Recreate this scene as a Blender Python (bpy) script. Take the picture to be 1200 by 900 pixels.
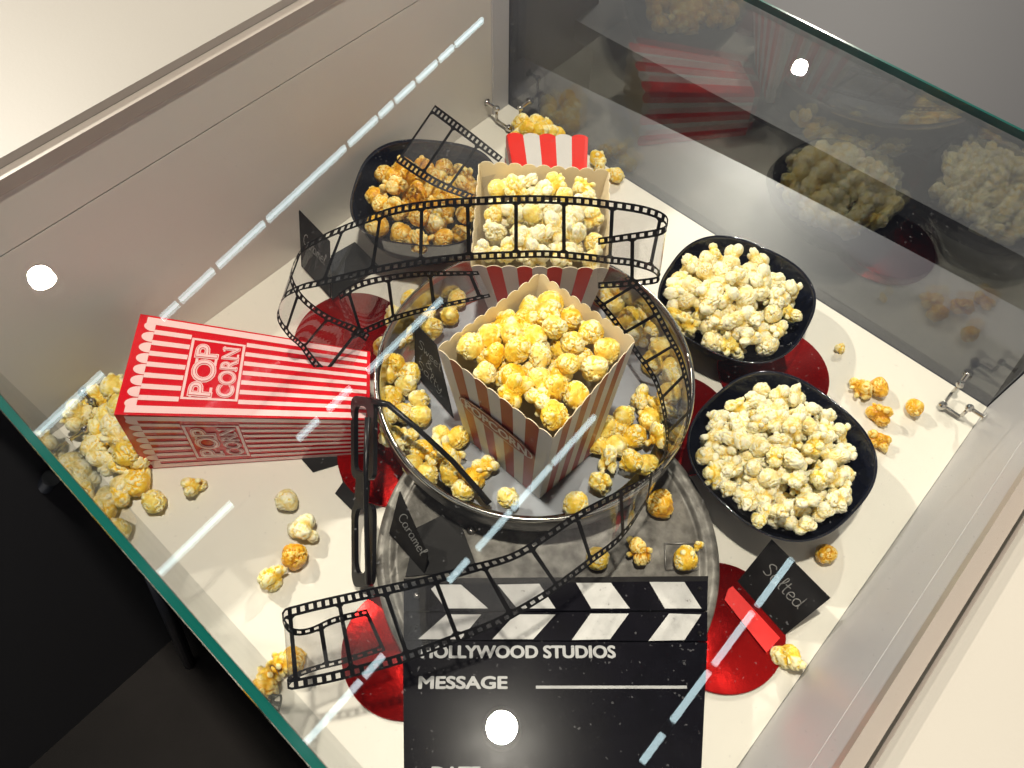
import bpy, bmesh, math, random
from mathutils import Vector, Matrix, noise

for o in list(bpy.data.objects): bpy.data.objects.remove(o, do_unlink=True)
scene = bpy.context.scene
COL = scene.collection
R = math.radians

# ------------------------------------------------------------------ camera
CAM = Vector((-0.04446, -1.0073, 0.83507))
FPX = 920.97                       # focal length in pixels of a 1200 px wide frame
RX = Vector((0.999029, -0.042675, 0.010932))
RD = Vector((-0.031107, -0.859086, -0.510886))
RF = Vector((0.031193, 0.51005, -0.859579))
cd = bpy.data.cameras.new("camera")
cam = bpy.data.objects.new("camera", cd); COL.objects.link(cam)
cd.sensor_width = 36.0; cd.lens = 36.0 * FPX / 1200.0
cd.clip_start = 0.01; cd.clip_end = 60
cam.matrix_world = Matrix(((RX.x, -RD.x, -RF.x, CAM.x), (RX.y, -RD.y, -RF.y, CAM.y), (RX.z, -RD.z, -RF.z, CAM.z), (0, 0, 0, 1)))
scene.camera = cam

# ------------------------------------------------------------------ world / exposure
w = bpy.data.worlds.new("World"); scene.world = w; w.use_nodes = True
bg = w.node_tree.nodes["Background"]
bg.inputs[1].default_value = 1.0      # a dark hall: black ceiling overhead, dim lit walls all round
_n = w.node_tree.nodes; _l = w.node_tree.links
_tc = _n.new("ShaderNodeTexCoord"); _sx = _n.new("ShaderNodeSeparateXYZ"); _cr = _n.new("ShaderNodeValToRGB")
_l.new(_tc.outputs["Generated"], _sx.inputs[0]); _l.new(_sx.outputs["Z"], _cr.inputs[0]); _l.new(_cr.outputs[0], bg.inputs[0])
_e = _cr.color_ramp.elements
_e[0].position = 0.0; _e[0].color = (.80, .78, .77, 1); _e[1].position = 1.0; _e[1].color = (.035, .035, .045, 1)
_k = _e.new(.30); _k.color = (.80, .78, .77, 1); _k = _e.new(.62); _k.color = (.06, .06, .075, 1)
scene.view_settings.view_transform = 'Standard'; scene.view_settings.look = 'None'
scene.view_settings.exposure = 0.0; scene.view_settings.gamma = 1.0
cy = scene.cycles
cy.use_denoising = True
cy.max_bounces = 12; cy.transparent_max_bounces = 32; cy.glossy_bounces = 5; cy.diffuse_bounces = 3
cy.caustics_reflective = False; cy.caustics_refractive = False
cy.sample_clamp_indirect = 4.0

SPOT_W = 60.0
TUBE_E = 9.0
LAMPS = [(-0.034, -0.697, 2.3), (-1.795, 1.02, 2.3), (1.52, 2.20, 2.3)]

def at(x, y, z=0.0):
    d = RX * ((x - 600) / FPX) + RD * ((y - 450) / FPX) + RF
    return CAM + d * ((z - CAM.z) / d.z)

# ------------------------------------------------------------------ materials
def new_mat(name):
    m = bpy.data.materials.new(name); m.use_nodes = True
    nt = m.node_tree; return m, nt, nt.nodes, nt.links
def N(ns, t, **k):
    n = ns.new(t)
    for a, b in k.items():
        if a.startswith('i_'): n.inputs[a[2:].replace('_', ' ')].default_value = b
        else: setattr(n, a, b)
    return n
def pbr(name, col, rough=0.5, metal=0.0, var=0.0, scale=20.0, bump=0.0, bscale=60.0, rvar=0.0, coat=0.0, sss=0.0, spec=0.5, col2=None):
    m, nt, ns, L = new_mat(name); b = ns["Principled BSDF"]
    b.inputs["Base Color"].default_value = (*col, 1); b.inputs["Roughness"].default_value = rough; b.inputs["Metallic"].default_value = metal
    b.inputs["Coat Weight"].default_value = coat; b.inputs["Specular IOR Level"].default_value = spec
    if sss:
        b.inputs["Subsurface Weight"].default_value = sss; b.inputs["Subsurface Radius"].default_value = (1, .7, .35); b.inputs["Subsurface Scale"].default_value = 0.004
    tc = ns.new("ShaderNodeTexCoord")
    if var or rvar or col2:
        nz = N(ns, "ShaderNodeTexNoise"); nz.inputs["Scale"].default_value = scale; nz.inputs["Detail"].default_value = 6
        L.new(tc.outputs["Object"], nz.inputs["Vector"])
        mr = ns.new("ShaderNodeMapRange"); mr.inputs[1].default_value = .3; mr.inputs[2].default_value = .7
        L.new(nz.outputs["Fac"], mr.inputs[0])
        mx = ns.new("ShaderNodeMix"); mx.data_type = 'RGBA'
        c2 = col2 if col2 else tuple(max(0, c * (1 - var)) for c in col)
        mx.inputs[6].default_value = (*col, 1); mx.inputs[7].default_value = (*c2, 1)
        L.new(mr.outputs[0], mx.inputs[0]); L.new(mx.outputs[2], b.inputs["Base Color"])
        if rvar:
            m2 = ns.new("ShaderNodeMapRange"); m2.inputs[3].default_value = max(0, rough - rvar); m2.inputs[4].default_value = rough + rvar
            L.new(nz.outputs["Fac"], m2.inputs[0]); L.new(m2.outputs[0], b.inputs["Roughness"])
    if bump:
        n2 = N(ns, "ShaderNodeTexNoise"); n2.inputs["Scale"].default_value = bscale; n2.inputs["Detail"].default_value = 4
        L.new(tc.outputs["Object"], n2.inputs["Vector"])
        bp = ns.new("ShaderNodeBump"); bp.inputs["Strength"].default_value = bump; bp.inputs["Distance"].default_value = 0.002
        L.new(n2.outputs["Fac"], bp.inputs["Height"]); L.new(bp.outputs[0], b.inputs["Normal"])
    return m
def emis(name, col, s):
    m, nt, ns, L = new_mat(name); ns.remove(ns["Principled BSDF"])
    e = ns.new("ShaderNodeEmission"); e.inputs[0].default_value = (*col, 1); e.inputs[1].default_value = s
    L.new(e.outputs[0], ns["Material Output"].inputs[0]); return m
def clear(name, tint, ior=1.5, rough=0.0, haze=0.0, hcol=(.6, .6, .6), dust=0.0):
    """clear sheet: straight transmission and a Fresnel mirror, the same from both sides"""
    m, nt, ns, L = new_mat(name); ns.remove(ns["Principled BSDF"])
    g = ns.new("ShaderNodeNewGeometry")
    mr = ns.new("ShaderNodeMapRange"); mr.inputs[3].default_value = ior; mr.inputs[4].default_value = 1.0 / ior
    L.new(g.outputs["Backfacing"], mr.inputs[0])
    fr = ns.new("ShaderNodeFresnel"); L.new(mr.outputs[0], fr.inputs[0])
    t = ns.new("ShaderNodeBsdfTransparent"); t.inputs[0].default_value = (*tint, 1)
    gl = ns.new("ShaderNodeBsdfGlossy"); gl.inputs["Roughness"].default_value = rough
    a = t.outputs[0]
    if haze:
        df = ns.new("ShaderNodeBsdfDiffuse"); df.inputs[0].default_value = (*hcol, 1)
        mh = ns.new("ShaderNodeMixShader"); mh.inputs[0].default_value = haze
        L.new(a, mh.inputs[1]); L.new(df.outputs[0], mh.inputs[2]); a = mh.outputs[0]
    if dust:                                     # finger marks and dust: patchy thin film
        tc = ns.new("ShaderNodeTexCoord"); nz = ns.new("ShaderNodeTexNoise"); nz.inputs["Scale"].default_value = 9; nz.inputs["Detail"].default_value = 7; nz.inputs["Distortion"].default_value = 1.2
        L.new(tc.outputs["Object"], nz.inputs["Vector"]); md = ns.new("ShaderNodeMapRange"); md.inputs[1].default_value = .50; md.inputs[2].default_value = .80; md.inputs[4].default_value = dust
        L.new(nz.outputs["Fac"], md.inputs[0]); n3 = ns.new("ShaderNodeTexNoise"); n3.inputs["Scale"].default_value = 330; n3.inputs["Detail"].default_value = 1; L.new(tc.outputs["Object"], n3.inputs["Vector"])
        m4 = ns.new("ShaderNodeMapRange"); m4.inputs[1].default_value = .73; m4.inputs[2].default_value = .77; m4.inputs[4].default_value = .07; L.new(n3.outputs["Fac"], m4.inputs[0])
        sm = ns.new("ShaderNodeMath"); sm.operation = 'ADD'; L.new(md.outputs[0], sm.inputs[0]); L.new(m4.outputs[0], sm.inputs[1])
        dd = ns.new("ShaderNodeBsdfDiffuse"); dd.inputs[0].default_value = (.6, .6, .6, 1); m5 = ns.new("ShaderNodeMixShader")
        L.new(sm.outputs[0], m5.inputs[0]); L.new(a, m5.inputs[1]); L.new(dd.outputs[0], m5.inputs[2]); a = m5.outputs[0]
    mx = ns.new("ShaderNodeMixShader")
    L.new(fr.outputs[0], mx.inputs[0]); L.new(a, mx.inputs[1]); L.new(gl.outputs[0], mx.inputs[2])
    L.new(mx.outputs[0], ns["Material Output"].inputs[0]); return m

def scuffs(m, scale, lo, hi, col, stretch=(1, 1, 1)):
    nt = m.node_tree; ns, L = nt.nodes, nt.links; b = ns["Principled BSDF"]; tc = ns.new("ShaderNodeTexCoord"); mp = ns.new("ShaderNodeMapping"); mp.inputs["Scale"].default_value = stretch
    nz = ns.new("ShaderNodeTexNoise"); nz.inputs["Scale"].default_value = scale; nz.inputs["Detail"].default_value = 8; nz.inputs["Roughness"].default_value = .75
    L.new(tc.outputs["Object"], mp.inputs[0]); L.new(mp.outputs[0], nz.inputs["Vector"])
    mr = ns.new("ShaderNodeMapRange"); mr.inputs[1].default_value = lo; mr.inputs[2].default_value = hi; L.new(nz.outputs["Fac"], mr.inputs[0])
    mx = ns.new("ShaderNodeMix"); mx.data_type = 'RGBA'; mx.inputs[7].default_value = (*col, 1)
    src = b.inputs["Base Color"].links[0].from_socket if b.inputs["Base Color"].links else None
    if src: L.new(src, mx.inputs[6])
    else: mx.inputs[6].default_value = b.inputs["Base Color"].default_value
    L.new(mr.outputs[0], mx.inputs[0]); L.new(mx.outputs[2], b.inputs["Base Color"])
def popcorn_mat(name, hi, mid, lo, rough=0.55, sss=0.0, spread=0.35, husk=0.0):
    m, nt, ns, L = new_mat(name); b = ns["Principled BSDF"]
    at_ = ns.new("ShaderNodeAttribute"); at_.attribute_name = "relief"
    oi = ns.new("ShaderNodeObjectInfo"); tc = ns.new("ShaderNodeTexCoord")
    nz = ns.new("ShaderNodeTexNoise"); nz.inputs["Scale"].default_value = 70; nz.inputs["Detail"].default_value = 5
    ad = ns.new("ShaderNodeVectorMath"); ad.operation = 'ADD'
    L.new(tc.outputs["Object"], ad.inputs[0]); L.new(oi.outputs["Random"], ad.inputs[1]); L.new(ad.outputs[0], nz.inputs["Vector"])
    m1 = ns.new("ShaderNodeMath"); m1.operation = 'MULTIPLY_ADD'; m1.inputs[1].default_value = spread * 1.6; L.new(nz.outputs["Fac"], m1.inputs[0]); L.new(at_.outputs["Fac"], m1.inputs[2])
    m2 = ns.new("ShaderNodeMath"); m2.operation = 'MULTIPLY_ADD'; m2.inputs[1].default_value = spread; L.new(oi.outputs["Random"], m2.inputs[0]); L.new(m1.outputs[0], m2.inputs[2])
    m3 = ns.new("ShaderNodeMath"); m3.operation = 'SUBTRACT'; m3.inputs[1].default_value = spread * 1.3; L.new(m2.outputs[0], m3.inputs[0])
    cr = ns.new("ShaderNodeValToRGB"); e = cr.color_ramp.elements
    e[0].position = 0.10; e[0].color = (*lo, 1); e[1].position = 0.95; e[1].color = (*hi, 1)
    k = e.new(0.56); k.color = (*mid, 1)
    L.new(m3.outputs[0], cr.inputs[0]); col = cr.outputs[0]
    if husk:                                     # bits of brown hull caught in the folds
        hn = ns.new("ShaderNodeTexNoise"); hn.inputs["Scale"].default_value = 120; L.new(ad.outputs[0], hn.inputs["Vector"])
        h1 = ns.new("ShaderNodeMapRange"); h1.inputs[1].default_value = .66; h1.inputs[2].default_value = .72; L.new(hn.outputs["Fac"], h1.inputs[0])
        h2 = ns.new("ShaderNodeMapRange"); h2.inputs[1].default_value = .62; h2.inputs[2].default_value = .40; L.new(at_.outputs["Fac"], h2.inputs[0])
        h3 = ns.new("ShaderNodeMath"); h3.operation = 'MULTIPLY'; L.new(h1.outputs[0], h3.inputs[0]); L.new(h2.outputs[0], h3.inputs[1])
        hm = ns.new("ShaderNodeMix"); hm.data_type = 'RGBA'; hm.inputs[7].default_value = (.34, .14, .03, 1); L.new(h3.outputs[0], hm.inputs[0]); L.new(col, hm.inputs[6]); col = hm.outputs[2]
    L.new(col, b.inputs["Base Color"])
    b.inputs["Roughness"].default_value = rough
    if sss:
        b.inputs["Subsurface Weight"].default_value = sss; b.inputs["Subsurface Radius"].default_value = (1, .65, .25); b.inputs["Subsurface Scale"].default_value = 0.003
    n2 = ns.new("ShaderNodeTexNoise"); n2.inputs["Scale"].default_value = 420; n2.inputs["Detail"].default_value = 3; L.new(tc.outputs["Object"], n2.inputs["Vector"])
    bp = ns.new("ShaderNodeBump"); bp.inputs["Strength"].default_value = 0.22; bp.inputs["Distance"].default_value = 0.001
    L.new(n2.outputs["Fac"], bp.inputs["Height"]); L.new(bp.outputs[0], b.inputs["Normal"])
    return m

M = {}
M['board'] = pbr('cream_board', (.76, .725, .63), .38, var=.04, scale=6, rvar=.08)
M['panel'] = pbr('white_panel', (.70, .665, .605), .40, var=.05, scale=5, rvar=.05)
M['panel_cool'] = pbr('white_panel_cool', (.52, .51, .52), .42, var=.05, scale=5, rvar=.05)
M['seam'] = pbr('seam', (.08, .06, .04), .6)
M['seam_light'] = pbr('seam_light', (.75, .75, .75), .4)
M['trim'] = pbr('trim', (.36, .31, .27), .35)
M['glass'] = clear('pane_glass', (.955, .975, .965), 1.52)
M['lid'] = clear('lid_glass', (.972, .974, .970), 1.52, dust=.008)
M['glass_b'] = clear('pane_glass_thick', (.80, .82, .82), 1.85)
M['edge'] = pbr('glass_edge', (.003, .070, .056), .12, var=.3, scale=3)
M['edge_dark'] = pbr('glass_edge_dark', (.01, .06, .045), .1)
M['table_r'] = pbr('cream_table_right', (.42, .39, .335), .45, var=.06, scale=3, bump=.05, bscale=300)  # same cream as the left table, lightened to offset uneven lamp light
M['table'] = pbr('cream_table', (.225, .208, .18), .45, var=.06, scale=3, bump=.05, bscale=300)  # darker copy of that cream, lamp light compensated in the colour
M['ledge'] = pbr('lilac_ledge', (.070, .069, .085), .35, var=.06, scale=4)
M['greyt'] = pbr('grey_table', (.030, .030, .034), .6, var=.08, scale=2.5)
M['carpet'] = pbr('carpet', (.028, .024, .022), .95, var=.5, scale=4, bump=.4, bscale=400)
M['blackmetal'] = pbr('black_metal', (.012, .014, .02), .35)
M['chrome'] = pbr('chrome', (.62, .60, .56), .16, 1.0, var=.2, scale=60)
M['tin'] = pbr('worn_tin', (.30, .285, .25), .50, .35, scale=60, rvar=.16, bump=.5, bscale=55, col2=(.075, .068, .058))
M['tin_rim'] = pbr('tin_rim', (.26, .25, .23), .42, .6, var=.3, scale=30, rvar=.1)
M['tray'] = pbr('tray_metal', (.46, .49, .53), .36, .20, var=.3, scale=18, rvar=.12)
M['tray_out'] = pbr('tray_outer', (.022, .021, .019), .32, .3, var=.3, scale=20)
M['tray_in'] = pbr('tray_inner', (.55, .53, .47), .18, 1.0, var=.15, scale=20)
M['bowl'] = pbr('bowl_black', (.008, .010, .018), .07, spec=.6)
M['foil'] = pbr('red_foil', (.50, .004, .003), .20, .8, var=.25, scale=14, bump=.35, bscale=34)
M['lit_foil'] = pbr('lit_foil_patch', (.85, .012, .008), .45)  # brighter red that paints the lit patch on the foil disc
M['card'] = pbr('card_black', (.012, .0115, .011), .55, var=.3, scale=40, spec=.15)
M['chalk'] = pbr('chalk', (.30, .295, .28), .8, var=.6, scale=400)
M['clap'] = pbr('clap_black', (.006, .0055, .008), .20, var=.4, scale=35, rvar=.05, spec=.03)
M['clapside'] = pbr('clap_edge', (.008, .007, .0065), .5, spec=.1)
M['clapwhite'] = pbr('clap_white', (.55, .54, .51), .5, var=.22, scale=60, bump=.1, bscale=200)
M['clapink'] = pbr('clap_ink', (.36, .36, .355), .5)
M['rivet'] = pbr('rivet', (.35, .33, .3), .35, 1.0)
M['film_black'] = pbr('film_black', (.006, .006, .007), .45, spec=.12)
M['film_clear'] = clear('film_clear', (.87, .87, .88), 1.68, haze=.045, hcol=(.6, .6, .6), dust=.02)
M['spec'] = pbr('spectacle_black', (.006, .006, .007), .30, spec=.3)
M['boxred'] = pbr('box_red', (.62, .006, .014), .16, coat=.3)
M['boxwhite'] = pbr('box_pink', (.86, .56, .54), .22, coat=.3)
M['cred'] = pbr('carton_red', (.70, .045, .018), .45, var=.08, scale=20)
M['cred_dark'] = pbr('carton_deep_red', (.36, .045, .025), .40, var=.08, scale=20)
M['cred_vivid'] = pbr('carton_vivid_red', (.80, .015, .004), .45)
M['cwhite'] = pbr('carton_white', (.70, .67, .62), .45, var=.04, scale=20)
M['ccream'] = pbr('carton_cream', (.80, .68, .46), .6, var=.05, scale=18)
M['ink'] = pbr('carton_ink_white', (.80, .72, .66), .5)
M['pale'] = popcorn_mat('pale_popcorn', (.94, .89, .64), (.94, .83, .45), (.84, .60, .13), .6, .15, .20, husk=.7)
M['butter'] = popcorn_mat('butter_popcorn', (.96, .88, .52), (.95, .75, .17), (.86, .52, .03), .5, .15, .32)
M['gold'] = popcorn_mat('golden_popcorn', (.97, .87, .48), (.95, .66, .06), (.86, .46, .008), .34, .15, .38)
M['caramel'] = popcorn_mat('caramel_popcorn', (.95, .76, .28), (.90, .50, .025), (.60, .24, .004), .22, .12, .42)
M['lamp_body'] = pbr('lamp_body', (.5, .5, .5), .5)
M['tube_glow'] = emis('tube_glow', (.72, .95, 1.0), TUBE_E)

scuffs(M['clap'], 90, .66, .74, (.12, .12, .12), (1, 2.2, 1)); scuffs(M['clapwhite'], 120, .62, .70, (.10, .09, .08))
scuffs(M['worn_tin'] if 'worn_tin' in M else M['tin'], 150, .58, .72, (.10, .09, .08)); scuffs(M['clapink'], 200, .60, .70, (.10, .10, .10)); scuffs(M['board'], 60, .70, .78, (.55, .47, .32))
scuffs(M['foil'], 260, .70, .74, (.8, .35, .3), (1, .25, 1))
# ------------------------------------------------------------------ object helpers
def link(o, parent=None):
    COL.objects.link(o)
    if parent is not None: o.parent = parent
    return o
def meshobj(name, verts, faces, mats, parent=None, fmat=None, smooth=False):
    me = bpy.data.meshes.new(name); me.from_pydata([tuple(v) for v in verts], [], faces)
    for m in (mats if isinstance(mats, (list, tuple)) else [mats]): me.materials.append(m)
    if fmat: me.polygons.foreach_set('material_index', fmat)
    if smooth: me.polygons.foreach_set('use_smooth', [True] * len(me.polygons))
    me.update(); return link(bpy.data.objects.new(name, me), parent)
def from_bm(name, bm, mats, parent=None, smooth=False, recalc=True):
    if recalc: bmesh.ops.recalc_face_normals(bm, faces=bm.faces)
    me = bpy.data.meshes.new(name); bm.to_mesh(me); bm.free()
    for m in (mats if isinstance(mats, (list, tuple)) else [mats]): me.materials.append(m)
    if smooth: me.polygons.foreach_set('use_smooth', [True] * len(me.polygons))
    return link(bpy.data.objects.new(name, me), parent)
def tag(o, label=None, cat=None, group=None, kind=None):
    if label: o['label'] = label
    if cat: o['category'] = cat
    if group: o['group'] = group
    if kind: o['kind'] = kind
    return o
def empty(name, label, cat, loc=(0, 0, 0), group=None):
    o = bpy.data.objects.new(name, None); o.empty_display_size = .02; o.location = loc
    COL.objects.link(o); tag(o, label, cat, group); return o
def keep(child, parent):
    """parent a child built in world coordinates without moving it"""
    child.parent = parent
    child.matrix_parent_inverse = Matrix.Translation(parent.location).inverted()
    return child
def kids(root, *objs):
    for o in objs: keep(o, root)
def prism(bm, poly, z0, z1, mi=0):
    a = [bm.verts.new((p[0], p[1], z0)) for p in poly]; b = [bm.verts.new((p[0], p[1], z1)) for p in poly]
    n = len(poly); fs = [bm.faces.new(a[::-1]), bm.faces.new(b)]
    for i in range(n): fs.append(bm.faces.new((a[i], a[(i + 1) % n], b[(i + 1) % n], b[i])))
    for f in fs: f.material_index = mi
    return fs
def slab(bm, P, thick, nrm=None, mi=0):
    """polygon in space extruded along its normal by thick"""
    P = [Vector(p) for p in P]
    n = nrm if nrm else (P[1] - P[0]).cross(P[2] - P[0]).normalized()
    a = [bm.verts.new(p) for p in P]; b = [bm.verts.new(p + n * thick) for p in P]; k = len(P)
    fs = [bm.faces.new(a), bm.faces.new(b[::-1])] + [bm.faces.new((a[i], b[i], b[(i + 1) % k], a[(i + 1) % k])) for i in range(k)]
    for f in fs: f.material_index = mi
    return fs
def tube(bm, pts, r, seg=10, mi=0):
    pts = [Vector(p) for p in pts]; rings = []
    up = Vector((0, 0, 1))
    for i, p in enumerate(pts):
        t = (pts[min(i + 1, len(pts) - 1)] - pts[max(i - 1, 0)]).normalized()
        u = t.cross(up)
        if u.length < .05: u = t.cross(Vector((1, 0, 0)))
        u.normalize(); v = u.cross(t)
        rr = r[i] if isinstance(r, (list, tuple)) else r
        rings.append([bm.verts.new(p + u * math.cos(a) * rr + v * math.sin(a) * rr) for a in [2 * math.pi * k / seg for k in range(seg)]])
    for i in range(len(rings) - 1):
        for k in range(seg):
            f = bm.faces.new((rings[i][k], rings[i][(k + 1) % seg], rings[i + 1][(k + 1) % seg], rings[i + 1][k])); f.material_index = mi; f.smooth = True
    for rg in (rings[0], rings[-1]):
        f = bm.faces.new(rg); f.material_index = mi
def lathe(bm, prof, c, seg=96, mi=None, closed=False):
    rings = []
    for r, z in prof:
        rings.append([bm.verts.new((c[0] + r * math.cos(2 * math.pi * k / seg), c[1] + r * math.sin(2 * math.pi * k / seg), z)) for k in range(seg)] if r > 1e-6 else [bm.verts.new((c[0], c[1], z))])
    for i in range(len(rings) - 1):
        A, B = rings[i], rings[i + 1]
        for k in range(seg):
            k2 = (k + 1) % seg
            if len(A) == 1 and len(B) == 1: continue
            if len(A) == 1: f = bm.faces.new((A[0], B[k], B[k2]))
            elif len(B) == 1: f = bm.faces.new((A[k], A[k2], B[0]))
            else: f = bm.faces.new((A[k], A[k2], B[k2], B[k]))
            if mi: f.material_index = mi[i]
            f.smooth = True
def ball(bm, c, r, seg=16):
    bmesh.ops.create_uvsphere(bm, u_segments=seg, v_segments=seg // 2, radius=r, matrix=Matrix.Translation(c))

_txt = {}
def text_geo(s, offset=0.0):
    key = (s, offset)
    if key in _txt: return _txt[key]
    cu = bpy.data.curves.new('t', 'FONT'); cu.body = s; cu.offset = offset; cu.resolution_u = 4
    o = bpy.data.objects.new('t', cu); COL.objects.link(o)
    dg = bpy.context.evaluated_depsgraph_get(); me = bpy.data.meshes.new_from_object(o.evaluated_get(dg))
    V = [v.co.copy() for v in me.vertices]; F = [tuple(p.vertices) for p in me.polygons]
    bpy.data.objects.remove(o); bpy.data.curves.remove(cu); bpy.data.meshes.remove(me)
    _txt[key] = (V, F); return V, F
def text_on(name, s, org, xd, yd, wd, ht, mat, parent=None, offset=0.0, lift=0.0004, ref=None, bold=0.0, bars=()):
    """text fitted to the rectangle org, org+xd*wd, org+yd*ht"""
    V, F = text_geo(s, offset); Vr = text_geo(s, 0.0)[0] if ref is None else ref
    x0 = min(v.x for v in Vr); x1 = max(v.x for v in Vr); y0 = min(v.y for v in Vr); y1 = max(v.y for v in Vr)
    n = xd.cross(yd).normalized()
    W = [org + xd * ((v.x - x0) / (x1 - x0) * wd) + yd * ((v.y - y0) / (y1 - y0) * ht) + n * lift for v in V]
    F = list(F)
    for a_, b_, c_, d_ in bars:
        k = len(W); W += [org + xd * (wd * p) + yd * (ht * q) + n * (lift + .00005) for p, q in ((a_, c_), (b_, c_), (b_, d_), (a_, d_))]; F.append((k, k + 1, k + 2, k + 3))
    if bold:                                   # heavier strokes: the same glyphs again, a hair to each side
        V0 = list(W); F0 = list(F)
        for q, (sx, sy) in enumerate(((1, 0), (-1, 0), (0, 1), (0, -1), (.7, .7), (-.7, .7), (.7, -.7), (-.7, -.7))):
            k = len(W); W += [p + xd * (bold * sx) + yd * (bold * .7 * sy) + n * (.00002 * (q + 1)) for p in V0]; F = F + [tuple(i + k for i in f) for f in F0]
    return meshobj(name, W, F, mat, parent)
def ribbon2d(P, wdt):
    """flat pen stroke polygon strip from 2D points"""
    V, F = [], []
    for i, p in enumerate(P):
        a = P[max(i - 1, 0)]; b = P[min(i + 1, len(P) - 1)]
        d = Vector((b[0] - a[0], b[1] - a[1])); d = d.normalized() if d.length > 1e-9 else Vector((1, 0))
        q = Vector((-d.y, d.x)) * wdt * .5
        V += [(p[0] + q.x, p[1] + q.y), (p[0] - q.x, p[1] - q.y)]
    for i in range(len(P) - 1): F.append((2 * i, 2 * i + 1, 2 * i + 3, 2 * i + 2))
    return V, F
GL = {  # single-stroke handwriting, unit height letters (x, y); advance last
 'S': ([[(.55,.85),(.4,1),(.15,.9),(.1,.7),(.35,.52),(.5,.3),(.35,.05),(.05,.1)]], .62),
 'C': ([[(.6,.85),(.4,1),(.12,.8),(.05,.45),(.2,.1),(.45,.02),(.62,.15)]], .68),
 'a': ([[(.45,.5),(.25,.58),(.06,.4),(.08,.1),(.25,.02),(.42,.15),(.46,.5),(.46,.1),(.58,.02)]], .60),
 'l': ([[(.05,.3),(.25,.7),(.28,1.0),(.16,1.0),(.12,.5),(.14,.1),(.28,.02)]], .32),
 't': ([[(.2,.95),(.17,.3),(.22,.05),(.38,.05)], [(.02,.62),(.38,.66)]], .42),
 'e': ([[(.08,.3),(.42,.35),(.38,.55),(.2,.58),(.06,.35),(.12,.08),(.3,.02),(.48,.12)]], .52),
 'd': ([[(.45,.5),(.25,.56),(.06,.38),(.1,.08),(.28,.02),(.45,.2),(.5,1.0),(.48,.2),(.6,.02)]], .64),
 'r': ([[(.08,.55),(.1,.02),(.12,.35),(.28,.56),(.42,.5)]], .44),
 'm': ([[(.06,.55),(.08,.02),(.1,.4),(.24,.56),(.32,.4),(.32,.02),(.34,.4),(.5,.56),(.58,.4),(.6,.02)]], .70),
 'w': ([[(.05,.55),(.15,.05),(.3,.45),(.42,.05),(.56,.55)]], .62),
 'y': ([[(.05,.55),(.12,.2),(.3,.1),(.42,.55),(.4,0),(.25,-.35),(.05,-.25)]], .50),
 'h': ([[(.08,1),(.08,.02),(.12,.4),(.3,.56),(.42,.4),(.42,.02)]], .5),
 's': ([[(.38,.5),(.2,.57),(.1,.42),(.3,.28),(.34,.1),(.15,.02),(.04,.08)]], .42),
 '&': ([[(.6,.05),(.2,.7),(.3,.95),(.42,.8),(.12,.35),(.15,.08),(.35,.02),(.58,.4)]], .66),
 ' ': ([], .35)}
def handwrite(name, s, org, xd, yd, wd, ht, mat, parent=None, pen=.068, lift=.0010):
    tot = sum(GL[c][1] for c in s); n = xd.cross(yd).normalized(); V, F = [], []; x = 0
    sx = wd / tot
    for c in s:
        for st in GL[c][0]:
            P = [((x + p[0]) * sx, p[1] * ht) for p in st]
            Q = []
            for i in range(len(P) - 1):
                p0 = P[max(i - 1, 0)]; p1 = P[i]; p2 = P[i + 1]; p3 = P[min(i + 2, len(P) - 1)]
                for k in range(4):
                    t = k / 4
                    Q.append(tuple(.5 * ((2 * p1[j]) + (-p0[j] + p2[j]) * t + (2 * p0[j] - 5 * p1[j] + 4 * p2[j] - p3[j]) * t * t + (-p0[j] + 3 * p1[j] - 3 * p2[j] + p3[j]) * t ** 3) for j in (0, 1)))
            Q.append(P[-1]); v, f = ribbon2d(Q, pen * ht); k = len(V)
            V += [org + xd * a + yd * b + n * lift for a, b in v]; F += [tuple(i + k for i in q) for q in f]
        x += GL[c][1]
    return meshobj(name, V, F, mat, parent)

# ================================================================== SETTING
S2 = 2 ** .5
e1 = Vector((1, -1, 0)) / S2; e2 = Vector((-1, -1, 0)) / S2     # back corner -> right corner, back corner -> left corner
nB = -e2; nA = -e1                                             # outward normals of the back right / back left sides
W1, W2, H = 0.80, 0.783, 0.3294
def cp(a, b, z=0): return e1 * a + e2 * b + Vector((0, 0, z))
def block(bm, a0, a1, b0, b1, z0, z1, mi=0):
    return prism(bm, [cp(a0, b0), cp(a1, b0), cp(a1, b1), cp(a0, b1)], z0, z1, mi)

bm = bmesh.new(); prism(bm, [(-6, -6), (6, -6), (6, 6), (-6, 6)], -.82, -.80)
tag(from_bm('floor', bm, M['carpet']), kind='structure')

# neighbouring furniture seen round the case
t = empty('display_table', 'cream table top beyond the upper left wall of the case', 'table', cp(-.3, .5, -.8))
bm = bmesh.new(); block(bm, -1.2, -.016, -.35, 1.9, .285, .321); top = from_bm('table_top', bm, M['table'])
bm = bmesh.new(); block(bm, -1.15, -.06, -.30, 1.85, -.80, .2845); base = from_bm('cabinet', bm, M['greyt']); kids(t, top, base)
t = empty('display_table', 'cream table top outside the lower right wall of the case', 'table', cp(1.1, .5, -.8))
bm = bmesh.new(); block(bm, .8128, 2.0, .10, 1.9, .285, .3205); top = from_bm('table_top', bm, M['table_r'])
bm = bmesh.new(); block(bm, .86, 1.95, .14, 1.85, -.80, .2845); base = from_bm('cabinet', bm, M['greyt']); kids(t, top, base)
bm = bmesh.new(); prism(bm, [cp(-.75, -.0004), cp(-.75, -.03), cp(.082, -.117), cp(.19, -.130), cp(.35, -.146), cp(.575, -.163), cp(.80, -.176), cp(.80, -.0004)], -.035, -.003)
tag(from_bm('shelf', bm, M['ledge']), 'narrow lilac grey shelf seen through the back right glass', 'shelf')
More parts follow.
